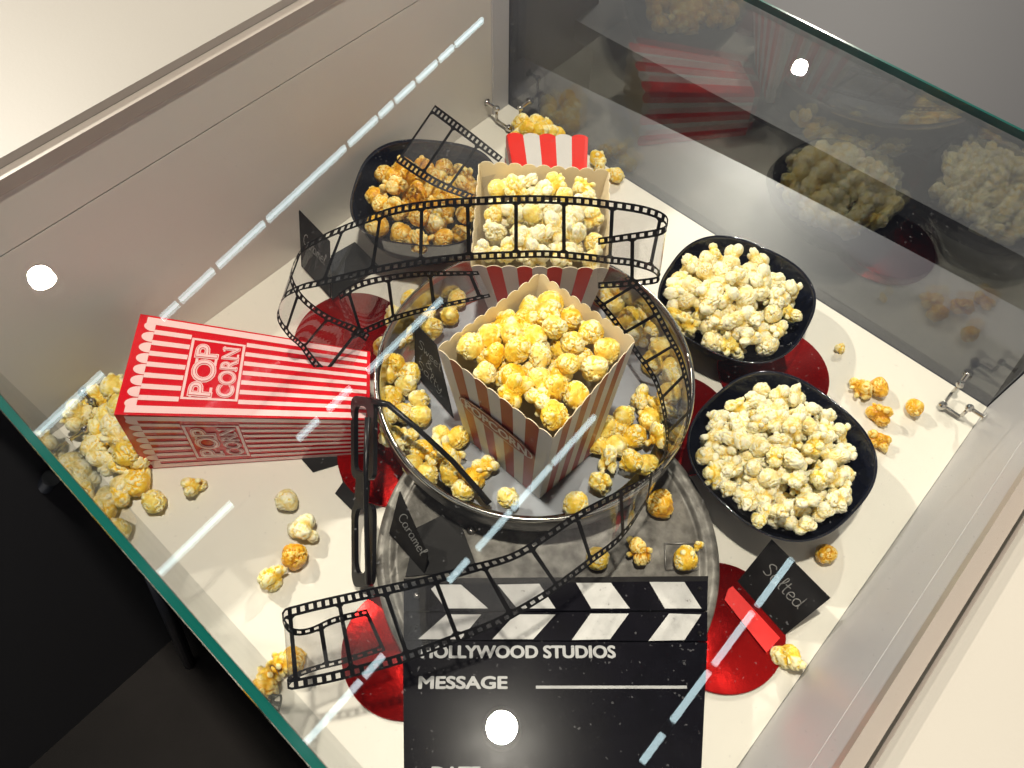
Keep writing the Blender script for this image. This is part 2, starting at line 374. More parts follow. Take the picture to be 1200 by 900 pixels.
t = empty('counter', 'grey counter beyond the dark gap behind the back right glass', 'counter', cp(.3, -1.2, -.8))
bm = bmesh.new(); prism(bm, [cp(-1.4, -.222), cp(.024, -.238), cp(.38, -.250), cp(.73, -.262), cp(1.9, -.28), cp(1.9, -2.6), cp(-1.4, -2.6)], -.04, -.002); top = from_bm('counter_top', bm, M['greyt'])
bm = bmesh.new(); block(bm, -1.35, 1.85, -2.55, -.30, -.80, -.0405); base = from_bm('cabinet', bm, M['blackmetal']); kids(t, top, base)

# ---- the case itself
case = empty('display_case', 'square glass topped display case holding popcorn and film props', 'display case', cp(.4, .39, -.02))
bm = bmesh.new(); block(bm, 0, W1, 0, W2 + .024, -.018, 0); kids(case, from_bm('base_board', bm, M['board']))
bm = bmesh.new(); block(bm, .02, W1 - .02, .02, W2 - .02, -.10, -.0185); kids(case, from_bm('under_frame', bm, M['blackmetal']))
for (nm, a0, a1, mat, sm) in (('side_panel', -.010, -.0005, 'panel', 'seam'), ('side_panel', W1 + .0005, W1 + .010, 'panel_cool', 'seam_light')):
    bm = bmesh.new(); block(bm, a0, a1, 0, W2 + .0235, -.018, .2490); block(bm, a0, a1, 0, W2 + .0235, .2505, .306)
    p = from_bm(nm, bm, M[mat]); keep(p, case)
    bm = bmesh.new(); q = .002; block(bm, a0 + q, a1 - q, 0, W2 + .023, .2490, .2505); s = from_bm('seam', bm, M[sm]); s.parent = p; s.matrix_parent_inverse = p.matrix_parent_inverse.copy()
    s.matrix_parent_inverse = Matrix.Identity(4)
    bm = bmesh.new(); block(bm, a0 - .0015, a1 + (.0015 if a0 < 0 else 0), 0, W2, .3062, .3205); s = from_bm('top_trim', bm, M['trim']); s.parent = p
bm = bmesh.new(); block(bm, .0002, .0030, .0005, .034, 0, .3204); kids(case, from_bm('corner_reflection', bm, M['panel_cool']))  # thin strip painting the lighter reflection at this end of the wall
bm = bmesh.new(); block(bm, .0012, W1 - .0012, -.0095, -.0012, .0005, .3204); kids(case, from_bm('glass_wall', bm, M['glass_b']))
bm = bmesh.new(); block(bm, .0012, W1 - .0012, W2 + .0005, W2 + .0065, .0005, .3204); kids(case, from_bm('glass_wall', bm, M['glass']))
# lid with green cut edges
bm = bmesh.new(); fs = block(bm, -.012, W1 + .012, -.009, W2 - .001, .3210, H)
for i, f in enumerate(fs): f.material_index = 0 if i < 2 else (1 if i in (2, 4) else 2)
kids(case, from_bm('glass_lid', bm, [M['lid'], M['edge'], M['trim']]))
bm = bmesh.new(); prism(bm, [cp(-.012, W2 - .001), cp(W1 + .012, W2 - .001), cp(W1 + .012, W2 + .0050), cp(-.012, W2 + .0050)], .3210, H - .0006)
kids(case, from_bm('polished_edge', bm, M['edge']))
bm = bmesh.new(); prism(bm, [cp(-.012, -.0125), cp(W1 + .012, -.0125), cp(W1 + .012, -.009), cp(-.012, -.009)], .3210, H - .0006)
kids(case, from_bm('polished_edge', bm, M['edge']))
# legs of the stand
for p0, p1 in (((165, 640), (222, 778)), ((30, 520), (62, 585)), ((60, 560), (0, 640))):
    a = at(*p0, -.11); b = at(*p1, -.799)
    bm = bmesh.new(); tube(bm, [a, b], .011, 12); kids(case, from_bm('leg', bm, M['blackmetal']))
# corner clips
def clip(corner, sa, sb, d=.046, z=.008):
    """ball joint with two arms ending in screw discs on the two walls"""
    c = corner + e1 * sa * d + e2 * sb * d + Vector((0, 0, z))
    pa = c - e1 * sa * (d * .55); pb = c - e2 * sb * (d * .55)
    bm = bmesh.new(); ball(bm, c, .0056)
    for q, dr in ((pa, -e1 * sa), (pb, -e2 * sb)):
        tq = q + Vector((0, 0, .022)); wq = tq + dr * (d * .45 - .0012)
        tube(bm, [c, q, q + Vector((0, 0, .004)), tq], .0022, 12); ball(bm, tq, .0050)
        tube(bm, [tq, wq - dr * .001, wq], [.0024, .0024, .0060], 16)
    b = from_bm('corner_clip', bm, M['chrome'], smooth=False, recalc=True)
    keep(b, case)
clip(cp(0, 0), 1, 1); clip(cp(W1, 0), -1, 1, .042); clip(cp(0, W2), 1, -1); clip(cp(W1, W2), -1, -1)

# ---- ceiling lamps (they light the case and mirror in its lid)
def downlight(loc, pw, label, rad=.045):
    t = empty('downlight', label, 'downlight', loc, 'downlights above the case')
    bm = bmesh.new(); lathe(bm, [(rad + .004, loc[2] + .002), (rad + .012, loc[2]), (rad + .014, loc[2] + .06), (0.0, loc[2] + .062)], loc, 40)
    kids(t, from_bm('housing', bm, M['lamp_body']))
    ld = bpy.data.lights.new('bulb', 'AREA'); ld.shape = 'DISK'; ld.size = rad * 2; ld.energy = pw; ld.color = (1.0, .925, .80); ld.spread = R(150)
    lo = bpy.data.objects.new('bulb', ld); COL.objects.link(lo); lo.location = loc
    tgt = Vector((0, -.55, 0)); lo.rotation_euler = (tgt - Vector(loc)).to_track_quat('-Z', 'Y').to_euler()
    keep(lo, t)
downlight(LAMPS[0], SPOT_W * .62, 'downlight straight above, mirrored as the white spot over the clapperboard')
downlight(LAMPS[1], SPOT_W * 1.15, 'downlight at the far left, mirrored as the white spot on the upper left wall')
downlight(LAMPS[2], SPOT_W * 1.30, 'downlight beyond the back right glass, lighting the bowls from behind', .032)
ROWS = {
 'first': [(565,22,537,52),(533,55,519,70),(516,74,495,95),(491,99,472,120),(468,124,454,138),(451,142,421,173),(417,178,335,268),(330,272,268,318),(262,323,222,358),(219,362,200,379),(125,440,40,510)],
 'second': [(517,350,425,430),(412,455,385,480),(372,490,350,515),(272,590,185,672)],
 'third': [(697,487,651,544),(648,548,603,597),(600,600,560,643),(548,655,525,680),(450,768,425,792),(420,795,355,873)],
 'fourth': [(928,655,888,708),(880,716,838,778),(830,786,788,844),(777,860,753,893)]}
ZC = 2.3
def on_ceiling(x, y):
    a = at(x, y, H); d = a - CAM; d.z = -d.z
    return a + d * ((ZC - H) / d.z)
ordn = {'first': 'leftmost', 'second': 'second', 'third': 'third', 'fourth': 'rightmost'}
for nm, segs in ROWS.items():
    P = [(on_ceiling(a, b), on_ceiling(c, d)) for a, b, c, d in segs]
    o0, o1 = P[0][0], P[-1][1]; dr = (o1 - o0).normalized()
    t = empty('light_strip', 'broken line of cool white tubes, the %s row mirrored in the lid' % ordn[nm], 'light strip', o0 + Vector((0, 0, .03)), 'tube lights mirrored in the lid')
    bm = bmesh.new(); n = Vector((-dr.y, dr.x, 0)) * .013
    slab(bm, [o0 + n + Vector((0, 0, .012)), o0 - n + Vector((0, 0, .012)), o1 - n + Vector((0, 0, .012)), o1 + n + Vector((0, 0, .012))], .02, Vector((0, 0, 1)))
    kids(t, from_bm('channel', bm, M['blackmetal']))
    for a, b in P:
        sa = (a - o0).dot(dr); sb = (b - o0).dot(dr)
        bm = bmesh.new(); tube(bm, [o0 + dr * sa, o0 + dr * sb], .0105, 8)
        kids(t, from_bm('tube', bm, M['tube_glow']))

# ================================================================== THINGS ON THE BOARD
# red foil discs
for (x, y, r, lb) in ((-.215, -.440, .073, 'red foil disc under the film loop, left of the metal tray'),
                      (-.152, -.600, .070, 'red foil disc beneath the black glasses'),
                      (-.133, -.825, .069, 'red foil disc half under the left edge of the clapperboard'),
                      (.190, -.815, .068, 'red foil disc between the clapperboard and the Salted card'),
                      (.312, -.508, .069, 'red foil disc shaded between the two right bowls'),
                      (.178, -.575, .070, 'red foil disc between the metal tray and the front right bowl')):
    bm = bmesh.new(); lathe(bm, [(0, .0045), (r - .001, .0045), (r, .004), (r, .0032), (0, .0032)], (x, y), 72)
    o = from_bm('foil_disc', bm, M['foil']); tag(o, lb, 'foil disc', 'red foil discs on the board')
# black paper under the disc
bm = bmesh.new(); prism(bm, [at(*p, 0)[:2] for p in [(340, 520), (347, 531), (367, 554), (397, 545), (402, 566), (393, 579), (412, 598), (436, 560), (430, 515), (380, 505)]], .0006, .0022)
tag(from_bm('paper_star', bm, M['card']), 'black paper shape poking out under the red box and red disc', 'paper')

# ---- lower film can
CC = (.014, -.734)
can = empty('film_can', 'large worn grey film can lying flat under the clapperboard', 'film can', (*CC, 0))
bm = bmesh.new(); lathe(bm, [(.176, .0005), (.181, .003), (.181, .030), (.1795, .034), (.172, .0345), (.1685, .0315), (.164, .0315), (.162, .035), (.158, .0355), (.1565, .0335), (0, .0335)], CC, 160)
kids(can, from_bm('can_body', bm, M['tin']))
bm = bmesh.new()                          # raised square frame pressed into the lid
sq = [at(779, 637, .034), at(815, 637, .034), at(821, 668, .034), at(780, 668, .034)]
for i in range(4): tube(bm, [sq[i], sq[(i + 1) % 4]], .0011, 8)
kids(can, from_bm('embossed_square', bm, M['tin_rim']))
bm = bmesh.new(); ball(bm, Vector(at(552, 622, .034)), .005); kids(can, from_bm('rivet', bm, M['rivet']))

# ---- tray
TC = (.008, -.553)
tray = empty('round_tray', 'round metal tray with bright rim holding loose popcorn and two cartons', 'tray', (*TC, .035))
TR = .177
bm = bmesh.new()
prof = [(0, .0352), (.160, .0352), (.166, .037), (.168, .045), (TR - .006, .052), (TR - .004, .066), (TR - .0005, .072), (TR, .094), (TR - .0008, .0985), (TR - .003, .100), (TR - .0055, .0985),
        (TR - .0075, .090), (TR - .011, .052), (TR - .015, .0475), (.150, .0455), (.149, .0440), (0, .0440)]
lathe(bm, prof, TC, 180, mi=[0, 0, 0, 0, 0, 0, 0, 1, 1, 1, 1, 2, 2, 2, 3, 3])
kids(tray, from_bm('tray_body', bm, [M['tray_out'], M['tray_in'], M['tray_in'], M['tray']]))
bm = bmesh.new(); lathe(bm, [(0, .0005), (.085, .0005), (.088, .003), (.088, .033), (.085, .0348), (0, .0348)], (.0, -.452), 64)
tag(from_bm('film_can', bm, M['tin']), 'small grey film can hidden beneath the back of the tray', 'film can')

# ---- bowls
def bowl(c, a, th, n, hgt, label):
    t = empty('bowl', label, 'bowl', (*c, 0), 'black bowls of popcorn')
    def ring(s, z, m=96):
        out = []
        for k in range(m):
            A = 2 * math.pi * k / m; ca, sa = math.cos(A), math.sin(A)
            rr = s * a / ((abs(ca) ** n + abs(sa) ** n) ** (1 / n))
            x, y = rr * ca, rr * sa
            out.append(Vector((c[0] + x * math.cos(th) - y * math.sin(th), c[1] + x * math.sin(th) + y * math.cos(th), z)))
        return out
    bm = bmesh.new()
    zs = hgt / .065
    def skin(prof):
        prof = [(a_, b_ if b_ > hgt - .006 or b_ < .012 else b_ * zs) for a_, b_ in prof]
        R0 = [[bm.verts.new(v) for v in ring(s, z)] for s, z in prof]
        for i in range(len(R0) - 1):
            for k in range(96):
                f = bm.faces.new((R0[i][k], R0[i][(k + 1) % 96], R0[i + 1][(k + 1) % 96], R0[i + 1][k])); f.smooth = True
        bm.faces.new(R0[0]); bm.faces.new(R0[-1])
    skin([(.46, .006), (.50, .0065), (.53, .008), (.64, .014), (.78, .026), (.90, .044), (.975, hgt - .004), (.99, hgt - .001), (1.0, hgt + .0005), (.995, hgt + .0012),
          (.98, hgt + .0008), (.965, hgt - .003), (.885, .045), (.77, .029), (.63, .018), (.50, .0115), (.3, .0105)])
    kids(t, from_bm('bowl_shell', bm, M['bowl']))
    bm = bmesh.new(); R0 = [[bm.verts.new(v) for v in ring(s, z)] for s, z in [(.40, .0005), (.47, .0005), (.475, .0058), (.40, .0058)]]
    for i in range(4):
        for k in range(96): bm.faces.new((R0[i][k], R0[i][(k + 1) % 96], R0[(i + 1) % 4][(k + 1) % 96], R0[(i + 1) % 4][k]))
    kids(t, from_bm('foot_ring', bm, M['bowl']))
    return t
B_RF = ((.2732, -.6464), .095, R(40), 2.6, .065)
B_RB = ((.2641, -.4356), .091, R(55), 2.6, .065)
B_L = ((-.1172, -.276), .0915, R(80), 2.8, .095)
bowl(*B_RF, 'glossy black bowl heaped with white salted popcorn, front right')
bowl(*B_RB, 'glossy black bowl of cream popcorn beside the back right glass')
bowl(*B_L, 'glossy black bowl of caramel popcorn in the back left corner')

# ---- cartons (striped, tapered, scalloped rim)
def carton(rim, bot, nstr, mats, label, starts, scal=.004, text_face=None, lip=0.0):
    """rim, bot: four corners in order; outer sheet striped, inner sheet cream"""
    cen = sum(bot, Vector()) / 4
    t = empty('popcorn_carton', label, 'carton', cen)
    wall_objs = []
    for w in range(4):
        a, b = rim[w], rim[(w + 1) % 4]; c, d = bot[(w + 1) % 4], bot[w]
        n = (b - a).cross(d - a).normalized(); mid = (a + b + c + d) / 4 - (sum(rim, Vector()) + sum(bot, Vector())) / 8
        if n.dot(mid) < 0: n = -n
        V, F, FM = [], [], []; sub = 6; cols = nstr * sub; upv = ((a - d).normalized() + (b - c).normalized()).normalized()
        for side in (0, 1):
            off = n * (.0004 if side == 0 else -.0004); base = len(V)
            for i in range(cols + 1):
                u = i / cols; ph = (i % sub) / sub if i < cols else 0
                sc = scal * (math.sin(math.pi * ph) ** .7 if ph > 0 else 0)
                edge = min(1, min(u, 1 - u) * 60)
                tp = a.lerp(b, u) + upv * sc; bt = d.lerp(c, u)
                for j in range(5): V.append(tp.lerp(bt, j / 4) + off * edge)
            for i in range(cols):
                for j in range(4):
                    q = (base + i * 5 + j, base + i * 5 + j + 1, base + (i + 1) * 5 + j + 1, base + (i + 1) * 5 + j)
                    F.append(q if side == 0 else q[::-1]); FM.append(2 if side == 1 else (starts[w] + i // sub) % 2)
        m = (cols + 1) * 5
        for i in range(cols):
            F.append((i * 5, (i + 1) * 5, m + (i + 1) * 5, m + i * 5)); FM.append(2)
        o = meshobj('carton_wall', V, F, [mats[0], mats[1], M['ccream']], None, FM); keep(o, t); wall_objs.append(o)
    bm = bmesh.new(); slab(bm, [p + Vector((0, 0, .0008)) for p in bot], .0006, Vector((0, 0, 1))); kids(t, from_bm('carton_bottom', bm, M['ccream']))
    return t, wall_objs

# front carton: rim corners back, left, front, right
rz = .205
rimF = [at(632, 322, rz + .004), at(513, 410, rz), at(648, 514, rz), at(744, 401, rz)]
botF = [None, at(547, 513, .0446), at(632, 584, .0446), at(697, 528, .0446)]; botF[0] = botF[1] + botF[3] - botF[2]
tF, wF = carton(rimF, botF, 9, (M['cwhite'], M['cred_dark']), 'red striped carton overflowing with golden popcorn in front on the tray', (0, 0, 0, 0))
# oval badge and POPCORN on the left-front wall
def wall_frame(a, b, c, d):      # a,b rim left->right, c,d bottom right,left
    xd = ((b - a).normalized() + (c - d).normalized()).normalized(); up = ((a + b) / 2 - (c + d) / 2).normalized()
    n = xd.cross(up).normalized(); up = n.cross(xd).normalized(); return xd, up, n
xd, up, n = wall_frame(rimF[1], rimF[2], botF[2], botF[1])
cen = (rimF[1] + rimF[2]) / 2 * .60 + (botF[1] + botF[2]) / 2 * .40 + n * .0022
def oval(name, cen, xd, up, a, b, thick, mat, lift):
    V, F = [], []; nn = xd.cross(up)
    for k in range(64):
        A = 2 * math.pi * k / 64
        for s in ((1, 1 - thick) if thick else (1,)):
            q = s if thick else 1
            ra = a - (1 - q) * b; rb = b * q
            V.append(cen + xd * ra * math.copysign(abs(math.cos(A)) ** .8, math.cos(A)) + up * rb * math.copysign(abs(math.sin(A)) ** .8, math.sin(A)) + nn * lift)
    if thick: F = [(2 * k, 2 * k + 1, (2 * k + 3) % 128, (2 * k + 2) % 128) for k in range(64)]
    else: F = [tuple(range(64))]
    return meshobj(name, V, F, mat)
ov = [oval('badge', cen, xd, up, .050, .0150, 0, M['cred_dark'], .0004), oval('badge_line', cen, xd, up, .0487, .0137, .09, M['ink'], .0007)]
tx = text_on('lettering', 'POPCORN', cen - xd * .041 - up * .0075, xd, up, .082, .0150, M['ink'], None, 0.0, .0008, bold=.0007)
for o in ov + [tx]: keep(o, tF)

rz = .200
rimK = [at(562, 192, rz), at(552, 313, rz), at(713, 316, rz), at(713, 202, rz)]
ck = sum(rimK, Vector()) / 4
botK = [Vector((ck.x + sx * .046, ck.y - .008 + sy * .046, .0446)) for sx, sy in ((-1, 1), (-1, -1), (1, -1), (1, 1))]
tK, wK = carton(rimK, botK, 9, (M['cwhite'], M['cred']), 'red and white carton of pale popcorn standing behind the film loop', (0, 0, 0, 0))

# lying carton at the back: printed side up, mouth towards the back corner
za, zb = .098, .012
m0, m1 = at(594, 158, za), at(689, 161, za)
dx = m1 - m0; mouth = [m0, m1, Vector((m1.x + .004, m1.y - .005, .002)), Vector((m0.x - .004, m0.y - .005, .002))]
back = Vector((0, -.165, 0))
tail = [mouth[0] + back + Vector((.018, 0, -.022)), mouth[1] + back + Vector((-.018, 0, -.022)), mouth[2] + back + Vector((-.018, 0, .0)), mouth[3] + back + Vector((.018, 0, .0))]
tB, wB = carton(mouth, tail, 5, (M['cred_vivid'], M['cwhite']), 'bright red and white carton lying behind the pale popcorn carton', (0, 0, 0, 0))

# ---- big plastic box lying on its side
def P3(x, y, z): return Vector((x, y, z))
bw = .126
mo = [P3(-.424, -.482, bw), P3(-.426, -.608, bw), P3(-.441, -.611, .0006), P3(-.441, -.482, .0006)]   # mouth: top-far, top-near, bottom-near, bottom-far
ta = [at(434, 412, .085), at(433, 492, .085), None, None]
ta[2] = P3(ta[1].x - .004, ta[1].y + .0, .0006); ta[3] = P3(ta[0].x - .004, ta[0].y, .0006)
box = empty('popcorn_box', 'tall red and white striped plastic popcorn box lying on its side', 'popcorn box', (-.3, -.55, 0))
names = ['top', 'near', 'bottom', 'far']
bm = bmesh.new()
vo = [bm.verts.new(p) for p in mo]; vt = [bm.verts.new(p) for p in ta]
cmo = sum(mo, Vector()) / 4; cta = sum(ta, Vector()) / 4
vi = [bm.verts.new(p + (cmo - p) * .022) for p in mo]; vj = [bm.verts.new(p + (cta - p) * .03 - (cta - cmo).normalized() * .002) for p in ta]
for i in range(4):
    j = (i + 1) % 4
    bm.faces.new((vo[i], vo[j], vt[j], vt[i])); bm.faces.new((vi[i], vj[i], vj[j], vi[j])); bm.faces.new((vo[i], vi[i], vi[j], vo[j]))
bm.faces.new(vt); bm.faces.new(vj)
kids(box, from_bm('box_shell', bm, M['boxred']))
def face_print(a, b, c, d, label_txt=True):
    """a,b: mouth edge; d,c: tail edge. print drawn with its head towards the mouth. u runs a->b, v mouth->tail"""
    n = (b - a).cross(d - a).normalized(); mid = (a + b + c + d) / 4 - (cmo + cta) / 2
    if n.dot(mid) < 0: n = -n
    def Q(u, v, l=.0005): return a.lerp(b, u).lerp(d.lerp(c, u), v) + n * l
    V, F = [], []
    def quad(u0, u1, v0, v1, sub=1):
        k = len(V); V.extend([Q(u0, v0), Q(u1, v0), Q(u1, v1), Q(u0, v1)]); F.append((k, k + 1, k + 2, k + 3))
    ns = 9; pitch = 1 / ns
    fr0, fr1, fu0, fu1 = .335, .665, .17, .83       # label frame (v) and (u) before
    fv0, fv1 = .235, .46
    for i in range(ns):
        u0 = (i + .28) * pitch; u1 = (i + .72) * pitch
        if i == 0: u0, u1 = .02, .09
        if i == ns - 1: u0, u1 = .91, .98
        inside = fu0 - .03 < (u0 + u1) / 2 < fu1 + .03
        if i in (0, ns - 1): quad(u0, u1, .035, .985); continue
        if inside:
            quad(u0, u1, .0755, fv0 - .004); quad(u0, u1, fv1 + .004, .985)
        else: quad(u0, u1, .0755, .985)
    # scalloped head of the stripes
    for i in range(1, ns):
        uc = i * pitch; rr = pitch * .46
        k = len(V); 
        m = 10
        for q in range(m + 1):
            A = math.pi * q / m; V.append(Q(uc - rr * math.cos(A), .068 - .040 * math.sin(A)))
        V.append(Q(uc + rr, .075)); V.append(Q(uc - rr, .075))
        F.append(tuple(range(k, len(V))))
    # frame
    tk = .022
    for (u0, u1, v0, v1) in ((fu0, fu1, fv0, fv0 + .011), (fu0, fu1, fv1 - .011, fv1), (fu0, fu0 + tk, fv0 + .011, fv1 - .011), (fu1 - tk, fu1, fv0 + .011, fv1 - .011)): quad(u0, u1, v0, v1)
    st = meshobj('printed_stripes', V, F, M['boxwhite']); keep(st, box)
    # letters: baseline direction runs b -> a when seen from outside with head to the mouth
    upd = (Q(.5, 0) - Q(.5, 1)).normalized(); xd = upd.cross(n).normalized()
    flip = xd.dot(b - a) < 0
    def word(s, v_top, v_bot, um, uM, nm):
        ua, ub = (uM, um) if flip else (um, uM)
        org = Q(ua, v_bot, 0); wd = (Q(ub, v_bot, 0) - org).length; ht = (Q(.5, v_top, 0) - Q(.5, v_bot, 0)).length
        x = (Q(ub, v_bot, 0) - org).normalized()
        o1 = text_on(nm, s, org, x, upd, wd, ht, M['boxwhite'], None, .045, .0006, bars=[(xa, xb, yb - .02, yb + .10) for xa, xb, yb in (((-.04, .17, 0), (-.04, .08, .86), (.60, .84, 0), (.60, .72, .86)) if s == 'POP' else ((.52, .62, 0), (.76, .88, 0), (.92, 1.03, .9)))])
        o2 = text_on(nm, s, org, x, upd, wd, ht, M['boxred'], None, .012, .0009)
        o3 = text_on(nm, s, org, x, upd, wd, ht, M['boxwhite'], None, -.006, .0012)
        for o in (o1, o2, o3): keep(o, box)
    word('POP', .262, .352, .23, .79, 'lettering'); word('CORN', .372, .438, .23, .79, 'lettering')
face_print(mo[0], mo[1], ta[1], ta[0]); face_print(mo[1], mo[2], ta[2], ta[1])
face_print(mo[3], mo[0], ta[0], ta[3])

# ---- clapperboard
clap = empty('clapperboard', 'black clapperboard with white chevron sticks resting on the film can', 'clapperboard', (0, -.85, .035))
zt = .058
def cpt(x, y, z=zt): return at(x, y, z)
def quad_slab(name, pts, z1, thick, mat, root):
    bm = bmesh.new(); P = [at(x, y, z1) for x, y in pts]; slab(bm, P, -thick, Vector((0, 0, 1))); o = from_bm(name, bm, mat); keep(o, root); return o
bx0, bx1 = 473, 829
o = quad_slab('slate', [(472, 751), (829, 753), (818, 985), (474, 985)], zt, .018, M['clap'], clap)
o = quad_slab('back_board', [(473, 678), (830, 675), (829, 700), (473, 700)], zt - .003, .014, M['clapside'], clap)
o = quad_slab('upper_stick', [(473, 684), (829, 681), (829, 715), (473, 716)], zt + .002, .018, M['clap'], clap)
o = quad_slab('lower_stick', [(473, 718), (829, 717), (829, 751), (473, 750)], zt + .001, .018, M['clap'], clap)
def chev(name, polys, z):
    V, F = [], []
    for p in polys:
        k = len(V); V += [at(x, y, z + .0005) for x, y in p]; F.append(tuple(range(k, k + len(p))))
    return keep(meshobj(name, V, F, M['clapwhite']), clap)
chev('white_bands', [[(512, 685), (540, 685), (572, 713), (548, 713)], [(583, 685), (632, 684), (651, 713), (606, 713)], [(675, 683), (716, 683), (738, 713), (693, 713)], [(761, 682), (802, 682), (822, 713), (779, 713)], [(505, 690), (512, 685), (548, 713), (522, 713)]], zt + .002)
chev('white_bands', [[(523, 720), (564, 720), (540, 749), (490, 749)], [(604, 720), (651, 720), (625, 749), (577, 749)], [(692, 719), (737, 719), (715, 749), (670, 750)], [(784, 719), (822, 720), (802, 750), (760, 751)]], zt + .001)
bm = bmesh.new(); ball(bm, at(488, 698, zt + .002), .003); kids(clap, from_bm('rivet', bm, M['rivet']))
for q in ((488, 735), (820, 690), (820, 742)):
    bm = bmesh.new(); ball(bm, at(*q, zt + .0015), .0022); kids(clap, from_bm('rivet', bm, M['clapside']))
zp = zt
def ptext(s, x0, x1, y0, y1, off=.02):
    org = at(x0, y1, zp); xd = (at(x1, y1, zp) - org); wd = xd.length; xd.normalize(); upv = at(x0, y0, zp) - org
    ht = upv.length; upv = Vector((0, 0, 1)).cross(xd); o = text_on('lettering', s, org, xd, upv, wd, ht, M['clapink'], None, 0.0, bold=.00075); keep(o, clap)
ptext('HOLLYWOOD STUDIOS', 494, 721, 757, 771); ptext('MESSAGE', 491, 594, 793, 807); ptext('DATE', 506, 562, 899, 914)
V = [at(628, 803.5, zp + .0005), at(805, 803.5, zp + .0005), at(805, 807, zp + .0005), at(628, 807, zp + .0005)]
keep(meshobj('ruled_line', V, [(0, 3, 2, 1)], M['clapink']), clap)

# ---- cards
def card(face, base, label, lines, th=.0012, lit_patch=None):
    """face: 4 world corners top-left, top-right, bottom-right, bottom-left as read"""
    pn = (face[2] - face[0]).cross(face[3] - face[0]); d3 = face[1] - CAM
    face = list(face); face[1] = CAM + d3 * (pn.dot(face[0] - CAM) / pn.dot(d3))
    c = (face[2] + face[3]) / 2
    t = empty('name_card', label, 'card', c)
    xd = (face[1] - face[0]).normalized(); xb = (face[2] - face[3]).normalized()
    upv = (face[0] - face[3]).normalized(); n = xd.cross(upv).normalized(); upv2 = n.cross(xd)
    bm = bmesh.new(); slab(bm, face, -th, n); kids(t, from_bm('card_face', bm, M['card']))
    if base:
        bm = bmesh.new(); slab(bm, base, th, Vector((0, 0, 1))); kids(t, from_bm('card_base', bm, M['card']))
    if lit_patch:
        bm = bmesh.new(); slab(bm, lit_patch, .001, Vector((0, 0, 1))); kids(t, from_bm('lit_foil_patch', bm, M['lit_foil']))  # thin sheet laid on the foil disc as its painted patch of light
    wd = (face[1] - face[0]).length; ht = (face[0] - face[3]).length
    for (s, u0, u1, v0, h) in lines:     # u along width, v0 baseline height fraction, h letter height fraction
        org = face[3].lerp(face[0], v0).lerp(face[2].lerp(face[1], v0), u0)
        en = face[3].lerp(face[0], v0).lerp(face[2].lerp(face[1], v0), u1)
        x = (en - org).normalized(); y = n.cross(x)
        keep(handwrite('handwriting', s, org, x, y, (en - org).length, h * ht, M['chalk']), t)
z1 = .050
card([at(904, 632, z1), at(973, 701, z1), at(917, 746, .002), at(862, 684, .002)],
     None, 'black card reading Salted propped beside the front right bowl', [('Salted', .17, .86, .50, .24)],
     lit_patch=[at(853, 691, .0062), at(858, 687, .0062), at(914, 748, .0062), at(898, 765, .0062), at(849, 703, .0062)])
card([at(468, 576, .095), at(501, 651, .095), at(497, 672, .037), at(456, 625, .037)],
     [at(488, 619, .0352), at(520, 603, .0352), at(541, 617, .0352), at(560, 668, .0352), at(475, 676, .0352)],
     'black card reading Caramel standing on the grey film can', [('Caramel', .12, .85, .55, .26)])
card([at(486, 378, .118), at(511, 405, .118), at(531, 490, .047), at(486, 438, .047)],
     None, 'black card with three chalk words wedged beside the striped carton in the tray',
     [('Sweet', .15, .98, .64, .17), ('&', .35, .6, .44, .17), ('Salty', .1, .8, .24, .17)])
card([at(350, 246, .070), at(386, 283, .070), at(387, 349, .004), at(353, 312, .004)],
     [at(389, 352, .0052), at(388, 300, .0052), at(416, 284, .0052), at(444, 312, .0052)],
     'black card standing at the back left wall behind the film loop', [('Caramel', .12, .85, .5, .2)])

# ---- black glasses lying on edge
gl = empty('glasses', 'black plastic framed glasses standing on edge beside the metal tray', 'glasses', at(425, 688, 0))
G = dict(tl=at(411, 463, .098), tr=at(438, 467, .128), bl=at(412, 688, .006), br=at(436, 688, .036))
gn = (G['tr'] - G['tl']).cross(G['bl'] - G['tl']).normalized()
def gq(u, v): return G['tl'].lerp(G['tr'], u).lerp(G['bl'].lerp(G['br'], u), v)
def rr(u0, u1, v0, v1, r, k=5):
    pts = []; ru, rv = r
    for (cu_, cv_, a0) in ((u1 - ru, v0 + rv, -90), (u1 - ru, v1 - rv, 0), (u0 + ru, v1 - rv, 90), (u0 + ru, v0 + rv, 180)):
        for i in range(k + 1):
            A = R(a0 + 90 * i / k); pts.append((cu_ + ru * math.cos(A), cv_ + rv * math.sin(A)))
    return pts
bm = bmesh.new(); n_lens = 24
outer = []
for (v0, v1, r) in ((0.0, .5, None), (.5, 1.0, None)): pass
def bridge(inner, outer_, th=.005):
    for sgn in (0, 1):
        pass
    A = [bm.verts.new(gq(*p) + gn * th) for p in outer_]; B = [bm.verts.new(gq(*p) + gn * th) for p in inner]
    A2 = [bm.verts.new(gq(*p) - gn * 0) for p in outer_]; B2 = [bm.verts.new(gq(*p) - gn * 0) for p in inner]; k = len(A)
    for i in range(k):
        j = (i + 1) % k
        for q in ((A[i], A[j], B[j], B[i]), (A2[i], B2[i], B2[j], A2[j]), (A[i], A2[i], A2[j], A[j]), (B[i], B[j], B2[j], B2[i])): bm.faces.new(q)
bridge(rr(.15, .74, .05, .40, (.18, .05)), rr(0, 1, 0.0, .44, (.25, .05)))
bridge(rr(.15, .74, .59, .93, (.2, .08)), rr(0, 1, .56, 1.0, (.25, .07)))
slab(bm, [gq(.25, .39), gq(.72, .42), gq(.62, .60), gq(.12, .58)], .0048, gn)
kids(gl, from_bm('front_frame', bm, M['spec']))
bm = bmesh.new()
hp = gq(.9, .02) + gn * .002
